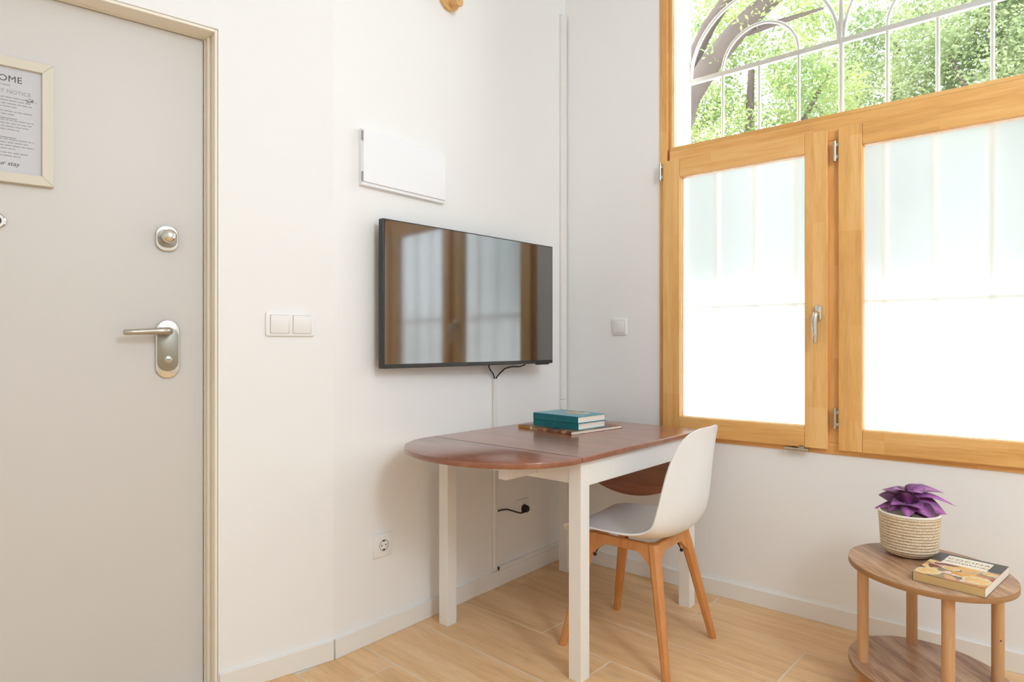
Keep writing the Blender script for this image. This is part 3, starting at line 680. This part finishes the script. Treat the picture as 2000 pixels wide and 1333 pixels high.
# ================================================================== DINING TABLE
tb = empty('drop_leaf_table', (0.437, -0.570, 0), R(-1.5)); tag(tb, 'walnut topped drop leaf table with white legs', 'table')
HW, ZT, TT = 0.365, 0.750, 0.019
MB().box(-HW, HW, -0.454, 0.455, ZT-TT, ZT).bevel(0.003, 2).build('tabletop', M['walnut'], tb)
def half_oval(depth, n=40):
    return [(HW*math.cos(math.pi*i/n), -depth*math.sin(math.pi*i/n)**0.92 if 0 < i < n else 0.0) for i in range(n+1)]
ho = half_oval(0.312)
MB().prism([(x, -0.4562+y) for x, y in reversed(ho)], ZT-TT, ZT).bevel(0.003, 2, 50).build('drop_leaf', M['walnut'], tb, smooth=35)
# hanging leaf at the window end
hl = plate([(x, ZT-TT-0.004+y) for x, y in reversed(ho)], 0.433, 0.452).bevel(0.003, 2, 50).build('drop_leaf', M['walnut'], tb, smooth=35)
for sx in (-1, 1):
    for (ya, yb) in ((-0.435, -0.385), (0.36, 0.41)):
        x0, x1 = sorted((sx*0.345, sx*0.295))
        MB().box(x0, x1, ya, yb, 0.0, ZT-TT-0.0005).bevel(0.002, 2).build('leg', M['tablew'], tb)
AZ0, AZ1 = 0.645, ZT-TT-0.0005
for sx in (-1, 1): MB().box(sx*0.343, sx*0.321, -0.384, 0.359, AZ0, AZ1).bevel(0.0015, 1).build('apron', M['tablew'], tb)
for ya, yb in ((-0.430, -0.410), (0.385, 0.405)): MB().box(-0.294, 0.294, ya, yb, AZ0+0.008, AZ1).bevel(0.0015, 1).build('apron', M['tablew'], tb)
# pull-out slide that carries the raised leaf
MB().box(0.118, 0.155, -0.590, -0.4305, 0.668, 0.7295).bevel(0.0012, 1).build('leaf_slide', M['tablew'], tb)

# --- books on the table
def make_book(name, loc, rz, L_, W_, T_, cover, spine, pages, label, group=None, cov_t=0.0022):
    """local: x along the spine, spine at y=-W/2, pages inside"""
    b = empty(name, loc, rz); tag(b, label, 'book', group)
    MB().box(-L_/2, L_/2, -W_/2, W_/2, 0, cov_t).bevel(0.0006, 1).build('back_cover', cover, b)
    MB().box(-L_/2+.004, L_/2-.004, -W_/2+.002, W_/2-.004, cov_t+.0001, T_-cov_t-.0001).build('pages', pages, b)
    f = MB().box(-L_/2, L_/2, -W_/2, W_/2, T_-cov_t, T_).bevel(0.0006, 1).build('front_cover', cover, b)
    s = MB().box(-L_/2, L_/2, -W_/2-0.0015, -W_/2+.0012, 0.0002, T_-.0002).bevel(0.0006, 1).build('spine', spine, b)
    return b, f, s
def speckle(name, cols, scale, seed=0.0, stretch=(1, 1, 1), rough=0.35):
    m = bpy.data.materials.new(name); m.use_nodes = True; nt = m.node_tree; N = nt.nodes; b = N['Principled BSDF']
    tc = N.new('ShaderNodeTexCoord'); mp = N.new('ShaderNodeMapping'); mp.inputs['Location'].default_value = (seed, seed*.7, 0); mp.inputs['Scale'].default_value = stretch
    nz = N.new('ShaderNodeTexNoise'); nz.inputs['Scale'].default_value = scale*.6; nz.inputs['Detail'].default_value = 4
    ad = N.new('ShaderNodeMix'); ad.data_type = 'RGBA'; ad.inputs[0].default_value = 0.06
    v = N.new('ShaderNodeTexVoronoi'); v.inputs['Scale'].default_value = scale
    cr = N.new('ShaderNodeValToRGB'); cr.color_ramp.interpolation = 'LINEAR'
    sep = N.new('ShaderNodeSeparateColor')
    L = nt.links
    L.new(tc.outputs['Object'], mp.inputs[0]); L.new(mp.outputs[0], nz.inputs['Vector']); L.new(mp.outputs[0], ad.inputs[6]); L.new(nz.outputs['Color'], ad.inputs[7])
    L.new(ad.outputs[2], v.inputs['Vector']); L.new(v.outputs['Color'], sep.inputs[0]); L.new(sep.outputs[0], cr.inputs[0])
    e = cr.color_ramp.elements; e[0].position = 0.05; e[0].color = (*cols[0], 1); e[1].position = 0.95; e[1].color = (*cols[-1], 1)
    for i, c in enumerate(cols[1:-1]): x = e.new(0.05 + 0.9*(i+1)/(len(cols)-1)); x.color = (*c, 1)
    L.new(cr.outputs[0], b.inputs['Base Color']); b.inputs['Roughness'].default_value = rough
    return m
M['food'] = speckle('food_print', [(0.02, 0.025, 0.03), (0.45, 0.10, 0.06), (0.75, 0.38, 0.07), (0.80, 0.62, 0.34), (0.10, 0.07, 0.10), (0.70, 0.50, 0.16), (0.55, 0.16, 0.10), (0.85, 0.78, 0.66)], 38, 2.0)
M['collage'] = speckle('collage_print', [(0.02, 0.02, 0.03), (0.30, 0.10, 0.05), (0.10, 0.03, 0.02), (0.55, 0.36, 0.18), (0.05, 0.07, 0.05), (0.40, 0.16, 0.10)], 42, 5.0)
M['painted'] = speckle('cover_painting', [(0.10, 0.35, 0.25), (0.60, 0.25, 0.12), (0.65, 0.48, 0.30), (0.35, 0.45, 0.25), (0.70, 0.55, 0.45)], 30, 1.0)
M['gold'] = mat('gold_print', (0.55, 0.27, 0.05), 0.4, var=0.2, vscale=60)
M['black_cover'] = mat('slate_cover', (0.035, 0.042, 0.050), 0.3)
M['label'] = mat('cream_label', (0.85, 0.80, 0.66), 0.45)
M['labelink'] = mat('label_ink', (0.16, 0.05, 0.06), 0.5)

bA = R(-8.5)
bk0, f0, s0 = make_book('flat_book', (0.342, -0.4495, ZT+0.0002), bA, 0.318, 0.330, 0.0130, M['collage'], M['collage'], M['pages'],
    'thin wide picture book with a colourful collage spine under the teal books', cov_t=0.0012)
MB().box(-0.1585, -0.082, -0.1673, -0.1662, 0.0006, 0.0124).build('gold_panel', M['gold'], bk0)
MB().box(-0.0815, -0.072, -0.1673, -0.1662, 0.0006, 0.0124).build('cream_panel', M['pages'], bk0)
def teal_book(z, x, y, rz, label):
    b, f, s = make_book('teal_book', (x, y, z), rz, 0.254, 0.184, 0.0280, M['tealtop'], M['teal'], M['pages'], label)
    for wx, n in ((-0.060, 5), (0.010, 6)):       # embossed darker letters on the spine, too faint to read
        lt = MB()
        for i in range(n):
            x0 = wx + i*0.0105; lt.box(x0, x0+0.0018, -0.0939, -0.0934, 0.009, 0.019)
            if i % 2 == 0: lt.box(x0, x0+0.006, -0.0939, -0.0934, 0.0175, 0.019)
            lt.box(x0+0.002, x0+0.0065, -0.0939, -0.0934, 0.009 + 0.004*(i % 3), 0.0105 + 0.004*(i % 3))
        lt.build('spine_lettering', M['tealink'], s)['kind'] = 'stuff'
    return b
teal_book(ZT+0.0135, 0.3535, -0.4760, R(-5.5), 'teal hardback book in the middle of the stack on the table')
tb2 = teal_book(ZT+0.0417, 0.3570, -0.4815, R(-6.0), 'teal hardback book with a painted cover on top of the stack')
el = [(0.068*math.cos(2*math.pi*i/36)+0.018, 0.040*math.sin(2*math.pi*i/36)+0.028) for i in range(36)]
MB().prism(el, 0.02795, 0.0284).build('cover_picture', M['painted'], tb2)

# ================================================================== CHAIR
ch = empty('shell_chair', (0.770, -0.622, 0), R(1.0)); tag(ch, 'white plastic shell chair with splayed beech legs at the table', 'chair')
prof = [(-0.232, .412, .150, .0), (-0.226, .428, .178, .004), (-0.205, .440, .197, .008), (-0.15, .443, .212, .014), (-0.08, .438, .219, .022), (0.0, .430, .222, .030), (0.075, .425, .223, .038), (0.135, .431, .223, .046),
        (0.183, .449, .222, .054), (0.214, .482, .220, .060), (0.231, .525, .217, .062), (0.240, .58, .212, .060), (0.246, .65, .203, .052), (0.252, .72, .190, .042), (0.259, .77, .172, .030), (0.266, .803, .145, .020), (0.272, .822, .108, .010), (0.2745, .829, .065, .004)]
NU = 24; P = []
for i, (x, z, hw, rise) in enumerate(prof):
    a = prof[max(i-1, 0)]; b = prof[min(i+1, len(prof)-1)]
    tx, tz = b[0]-a[0], b[1]-a[1]; l = math.hypot(tx, tz); nx, nz = -tz/l, tx/l
    row = []
    for j in range(NU+1):
        u = -1 + 2*j/NU; k = abs(u)**2.5
        flare = 1.0
        row.append((x + nx*rise*k, u*hw*(1-0.04*k), z + nz*rise*k))
    P.append(row)
shell = MB().grid(P); bmesh.ops.recalc_face_normals(shell.bm, faces=shell.bm.faces)
so = shell.build('seat_shell', M['shell'], ch, smooth=180, recalc=False)
md = so.modifiers.new('sub', 'SUBSURF'); md.levels = 2; md.render_levels = 2
md = so.modifiers.new('solid', 'SOLIDIFY'); md.thickness = 0.006; md.offset = 0
md = so.modifiers.new('bev', 'BEVEL'); md.width = 0.002; md.segments = 2; md.limit_method = 'ANGLE'; md.angle_limit = R(60)
# beech base: legs
LT, LB = 0.122, 0.207
def chair_leg(sx, sy):
    m = MB(); top = Vector((sx*LT, sy*LT, 0.420)); bot = Vector((sx*LB, sy*(LB-.004), 0.0))
    rings = []
    for t, w in ((0, .038), (.12, .040), (.5, .034), (.97, .0265), (1.0, .0235)):
        c = top.lerp(bot, t); h = w/2; q = h*.45
        pts = [(h, -q), (h, q), (q, h), (-q, h), (-h, q), (-h, -q), (-q, -h), (q, -h)]
        ca, sa = math.cos(R(45)), math.sin(R(45))
        rings.append([(c.x + px, c.y + py, c.z) for px, py in pts])
    m.loft(rings); return m
for sx in (-1, 1):
    for sy in (-1, 1): chair_leg(sx, sy).build('leg', M['beech'], ch, smooth=30)
def rail(p, q, inset=0.015):
    """rail with a gusset at each end that runs down the leg"""
    p, q = Vector(p), Vector(q); d = (q-p).normalized(); L_ = (q-p).length; n = d.cross(Vector((0, 0, 1)))
    sp_ = 0.14
    pts = [(0, .418), (L_, .418), (L_ + sp_*.075, .345), (L_ - .012 + sp_*.06, .345), (L_-.052, .386), (.052, .386), (.012 - sp_*.06, .345), (-sp_*.075, .345)]
    v = []
    for s_ in (-.010, .010):
        for a, z in pts:
            w = p + d*a + n*s_ + n*0.172*(0.418-z)*1.0
            v.append((w.x, w.y, z))
    k = len(pts); m = MB()
    m._add(v, [tuple(range(k)), tuple(reversed(range(k, 2*k)))] + [(i, k+i, k+(i+1) % k, (i+1) % k) for i in range(k)])
    return m.bevel(0.002, 2)
for a, b in (((-LT, -LT, 0), (LT, -LT, 0)), ((LT, -LT, 0), (LT, LT, 0)), ((LT, LT, 0), (-LT, LT, 0)), ((-LT, LT, 0), (-LT, -LT, 0))):
    rail(a, b).build('rail', M['beech'], ch)
for sx in (-1, 1):
    for sy in (-1, 1):
        MB().tube([(sx*0.055, sy*0.110, 0.383), (sx*0.090, sy*0.113, 0.383), (sx*0.112, sy*0.122, 0.345), (sx*0.118, sy*0.124, 0.330)], 0.0022, 6).build('bracket_rod', M['dark'], ch, smooth=60)
        MB().lathe([(0.0, -.004), (0.006, -.004), (0.006, .004), (0.0, .004)], 8, 'x', (sx*0.116, sy*0.122, 0.336), caps=False).build('bolt', M['dark'], ch)

# ================================================================== SIDE TABLE
stt = empty('side_table', (1.667, -0.430, 0), R(-48)); tag(stt, 'small two tier oval side table on round wooden poles', 'table')
EA, EB = 0.240, 0.212
def oval(a, b, n=64): return [(a*math.cos(2*math.pi*i/n), b*math.sin(2*math.pi*i/n)) for i in range(n)]
def disc_board(z0, z1, name):
    o = MB().prism(oval(EA, EB), z0, z1).bevel(0.0015, 2, 50).build(name, [M['rustic'], M['board_edge']], stt, smooth=35)
    for p in o.data.polygons:
        if abs(p.normal.z) < 0.6: p.material_index = 1
    return o
disc_board(0.411, 0.429, 'top_board'); disc_board(0.090, 0.107, 'lower_shelf')
rot = Matrix.Rotation(R(48), 2)
for wx, wy in ((-.169, -.061), (-.068, .182), (.169, .061), (.068, -.182)):
    l = rot @ Vector((wx, wy))
    pl_ = MB().lathe([(0.0165, 0.107), (0.0165, 0.411)], 24, 'z', (0, 0, 0)).build('pole', M['beechpale'], stt, smooth=40, loc=(l.x, l.y, 0))
    MB().lathe([(0.0150, 0.0), (0.0165, 0.003), (0.0165, 0.090)], 24, 'z', (0, 0, 0)).build('foot', M['beechpale'], stt, smooth=40, loc=(l.x, l.y, 0))
    if wx > 0.1:
        for z in (0.395, 0.235):
            MB().lathe([(0.0, 0), (0.0022, 0), (0.0022, 0.001), (0.0, 0.001)], 10, 'x', (0.0163, 0, z), caps=False).build('peg_hole', M['slot'], pl_).rotation_euler = (0, 0, R(-15))

# --- cookbook lying on the side table
ckA = math.atan2(-0.028, 0.172)
ck = empty('cookbook', (1.7545, -0.4800, 0.4292), ckA); tag(ck, 'paperback cookbook with food on its dark cover on the side table', 'book')
CL, CW, CT = 0.176, 0.258, 0.0265
MB().box(-CL/2, CL/2, -CW/2, CW/2, 0, 0.0008).build('back_cover', M['black_cover'], ck)
pgs = MB().box(-CL/2+.001, CL/2-.001, -CW/2+.0005, CW/2-.0005, 0.0009, CT-.0009).build('pages', [M['tanpages'], M['pages']], ck)
for p in pgs.data.polygons:
    if p.normal.x > 0.6: p.material_index = 1
fc = MB().box(-CL/2, CL/2, -CW/2, CW/2, CT-.0008, CT).build('front_cover', M['black_cover'], ck)
MB().box(-CL/2-.0006, -CL/2+.0004, -CW/2, CW/2, 0.0002, CT-.0002).build('spine', M['black_cover'], ck)
MB().box(-CL/2, CL/2, -CW/2, 0.030, CT, CT+.0003).build('cover_photo', M['food'], fc)
MB().box(-0.058, 0.056, 0.022, 0.112, CT+.0003, CT+.0007).build('title_label', M['label'], fc)
text_mesh('COCINA', 0.026, 'title', M['labelink'], fc, (0.0, 0.072, CT+.0008), (0, 0, 0), 'CENTER', extrude=0.0001, space=1.1)
text_mesh('MEDITERRANEA', 0.0165, 'title', M['labelink'], fc, (0.0, 0.044, CT+.0008), (0, 0, 0), 'CENTER', extrude=0.0001)
# round dishes in the cover photo
M['dish'] = mat('dish_print', (0.72, 0.72, 0.60), 0.4)
M['pasta'] = speckle('pasta_print', [(0.75, 0.42, 0.10), (0.85, 0.62, 0.28), (0.70, 0.36, 0.08), (0.88, 0.72, 0.45)], 90, 3)
for (x, y, r) in ((0.058, -0.080, 0.036), (-0.060, -0.092, 0.032), (0.070, 0.004, 0.018), (-0.020, -0.020, 0.022)):
    out = [(max(-CL/2, min(CL/2, x+r*math.cos(t*.1745))), max(-CW/2, y+r*.9*math.sin(t*.1745))) for t in range(36)]
    inn = [(max(-CL/2, min(CL/2, x+r*.86*math.cos(t*.1745))), max(-CW/2, y+r*.77*math.sin(t*.1745))) for t in range(36)]
    MB().prism(out, CT+.0003, CT+.0005).build('dish_print', M['dish'], fc); MB().prism(inn, CT+.0005, CT+.0006).build('pasta_print', M['pasta'], fc)

# --- rope basket with a purple plant
def rope_mat():
    m = mat('cotton_rope', (0.70, 0.55, 0.38), 0.9)
    nt = m.node_tree; N = nt.nodes; b = N['Principled BSDF']; tc = N.new('ShaderNodeTexCoord')
    n = N.new('ShaderNodeTexNoise'); n.inputs['Scale'].default_value = 160; n.inputs['Detail'].default_value = 3
    bp = N.new('ShaderNodeBump'); bp.inputs['Strength'].default_value = 0.8; bp.inputs['Distance'].default_value = 0.0015
    nt.links.new(tc.outputs['Object'], n.inputs['Vector']); nt.links.new(n.outputs['Fac'], bp.inputs['Height']); nt.links.new(bp.outputs['Normal'], b.inputs['Normal'])
    cr = N.new('ShaderNodeValToRGB'); cr.color_ramp.elements[0].color = (0.58, 0.44, 0.29, 1); cr.color_ramp.elements[1].color = (0.80, 0.67, 0.50, 1)
    cr.color_ramp.elements[0].position = .3; cr.color_ramp.elements[1].position = .7
    nt.links.new(n.outputs['Fac'], cr.inputs[0]); nt.links.new(cr.outputs[0], b.inputs['Base Color'])
    return m
M['rope'] = rope_mat(); M['rope_rim'] = mat('pale_rope', (0.82, 0.76, 0.66), 0.9, bump=0.5, bscale=160)
bs = empty('potted_plant', (1.602, -0.327, 0.4292)); tag(bs, 'purple leaved plant in a coiled cotton rope basket on the side table', 'plant')
BHH, NR = 0.141, 14
def brad(t): return 0.052 + 0.0265*min(1, t/.16)**.5 + 0.0085*t
pr = [(0.0, 0.0), (0.040, 0.0)]
for i in range(NR):
    for k in range(6):
        t = (i + k/6)/NR; pr.append((brad(t) - 0.0016 + 0.0042*math.sin(math.pi*k/6)**0.7, 0.001 + t*(BHH-0.008)))
MB().lathe(pr, 56, 'z', caps=False).build('coiled_wall', M['rope'], bs, smooth=50)
rt = brad(1.0)
MB().lathe([(rt-.006, BHH-.012), (rt+.001, BHH-.0075), (rt+.0022, BHH-.004), (rt+.001, BHH-.0008), (rt-.003, BHH), (rt-.0065, BHH-.002), (rt-.007, BHH-.006), (rt-.0085, 0.10), (0.0, 0.10)], 56, 'z', caps=False).build('rim', M['rope_rim'], bs, smooth=60)
PZ = 0.103
MB().lathe([(0.0, PZ+0.006), (0.04, PZ+0.005), (0.066, PZ)], 28, 'z', caps=False).build('soil', M['soil'], bs, smooth=60)
def purple_leaf_mat():
    m = bpy.data.materials.new('purple_leaf'); m.use_nodes = True; nt = m.node_tree; N = nt.nodes; b = N['Principled BSDF']; L = nt.links
    tc = N.new('ShaderNodeTexCoord'); sp_ = N.new('ShaderNodeSeparateXYZ'); ab = N.new('ShaderNodeMath'); ab.operation = 'ABSOLUTE'
    n = N.new('ShaderNodeTexNoise'); n.inputs['Scale'].default_value = 60; n.inputs['Detail'].default_value = 4
    ma = N.new('ShaderNodeMath'); ma.operation = 'MULTIPLY_ADD'; ma.inputs[1].default_value = 30.0
    sc_ = N.new('ShaderNodeMath'); sc_.operation = 'MULTIPLY'; sc_.inputs[1].default_value = 0.55
    oi = N.new('ShaderNodeObjectInfo'); ro = N.new('ShaderNodeMath'); ro.operation = 'MULTIPLY_ADD'; ro.inputs[1].default_value = 0.60
    L.new(tc.outputs['Object'], sp_.inputs[0]); L.new(sp_.outputs['Y'], ab.inputs[0]); L.new(tc.outputs['Object'], n.inputs['Vector']); L.new(n.outputs['Fac'], sc_.inputs[0])
    L.new(ab.outputs[0], ma.inputs[0]); L.new(sc_.outputs[0], ma.inputs[2]); L.new(oi.outputs['Random'], ro.inputs[0]); L.new(ma.outputs[0], ro.inputs[2])
    cr = N.new('ShaderNodeValToRGB'); e = cr.color_ramp.elements; e[0].position = .2; e[0].color = (0.55, 0.16, 0.48, 1); e[1].position = 1.0; e[1].color = (0.085, 0.016, 0.07, 1)
    k = e.new(.5); k.color = (0.34, 0.10, 0.36, 1)
    L.new(ro.outputs[0], cr.inputs[0]); L.new(cr.outputs[0], b.inputs['Base Color']); b.inputs['Roughness'].default_value = 0.42
    b.inputs['Sheen Weight'].default_value = 0.6; b.inputs['Sheen Tint'].default_value = (0.85, 0.5, 0.95, 1); b.inputs['Sheen Roughness'].default_value = 0.4
    bp = N.new('ShaderNodeBump'); bp.inputs['Strength'].default_value = 0.5; bp.inputs['Distance'].default_value = 0.002; L.new(n.outputs['Fac'], bp.inputs['Height']); L.new(bp.outputs['Normal'], b.inputs['Normal'])
    return m
M['purple'] = purple_leaf_mat()
def leaf_mesh(L_, W_, droop, fold):
    rows = []; n = 12
    for i in range(n+1):
        t = i/n; w = W_*(math.sin(math.pi*min(1, t**0.72))**0.85)*(1 - .25*t) if 0 < t < 1 else 0.0004
        z0 = -droop*t*t*L_
        row = []
        for j in range(-4, 5):
            u = j/4; wob = 0.0012*math.sin(9*t + 2.2*j)
            row.append((L_*t*(1 - .12*droop*t), u*w, z0 + fold*abs(u)*w - 0.35*fold*w*u*u + wob*abs(u)))
        rows.append(row)
    m = MB().grid(rows); return m
# camera-facing bearings: view from the table towards the camera is about -82 deg; leaves go around
LEAVES = [  # azimuth deg, elevation deg, height of the base, length, half width, droop, fold, roll
    (-176, 20, 0.074, 0.078, 0.036, .45, .22, -42), (-170, 0, 0.052, 0.090, 0.026, .25, .25, -30), (-6, 2, 0.070, 0.090, 0.038, .50, .20, 42), (-28, -8, 0.060, 0.084, 0.036, .35, .22, 30),
    (-62, 52, 0.096, 0.060, 0.036, .7, .20, 12), (-115, 56, 0.094, 0.056, 0.036, .7, .18, -10), (22, 42, 0.100, 0.080, 0.026, 1.0, .28, 30), (6, 24, 0.086, 0.104, 0.016, .70, .45, 25), (110, 40, 0.086, 0.066, 0.036, .5, .25, 0),
    (-85, 6, 0.062, 0.060, 0.036, .6, .22, 0), (-125, 8, 0.062, 0.064, 0.034, .55, .22, -20), (-45, 12, 0.062, 0.068, 0.036, .6, .2, 15), (-160, 50, 0.090, 0.052, 0.034, .9, .2, -25), (60, 55, 0.094, 0.060, 0.034, .6, .2, 10),
    (-92, 74, 0.064, 0.058, 0.036, .5, .2, 0), (80, 80, 0.070, 0.055, 0.036, .4, .2, 0), (-60, 40, 0.056, 0.058, 0.034, .6, .2, 10), (-120, 40, 0.056, 0.056, 0.034, .6, .2, -12)]
for i, (az, elv, hb_, L_, W_, dr, fo, rl_) in enumerate(LEAVES):
    a = R(az); c0 = Vector((0.012*math.cos(a), 0.012*math.sin(a), PZ + hb_))
    MB().tube([(0.004*math.cos(a), 0.004*math.sin(a), PZ+0.004), (0.006*math.cos(a), 0.006*math.sin(a), PZ+hb_*.6), tuple(c0)], [0.0022, 0.0018, 0.0014], 6).build('stem', M['stem'], bs, smooth=60)
    lf = leaf_mesh(L_, W_, dr, fo).build('leaf', M['purple'], bs, smooth=180)
    lf.location = c0; lf.rotation_euler = (R(rl_), R(-elv), a)
    md = lf.modifiers.new('solid', 'SOLIDIFY'); md.thickness = 0.0007
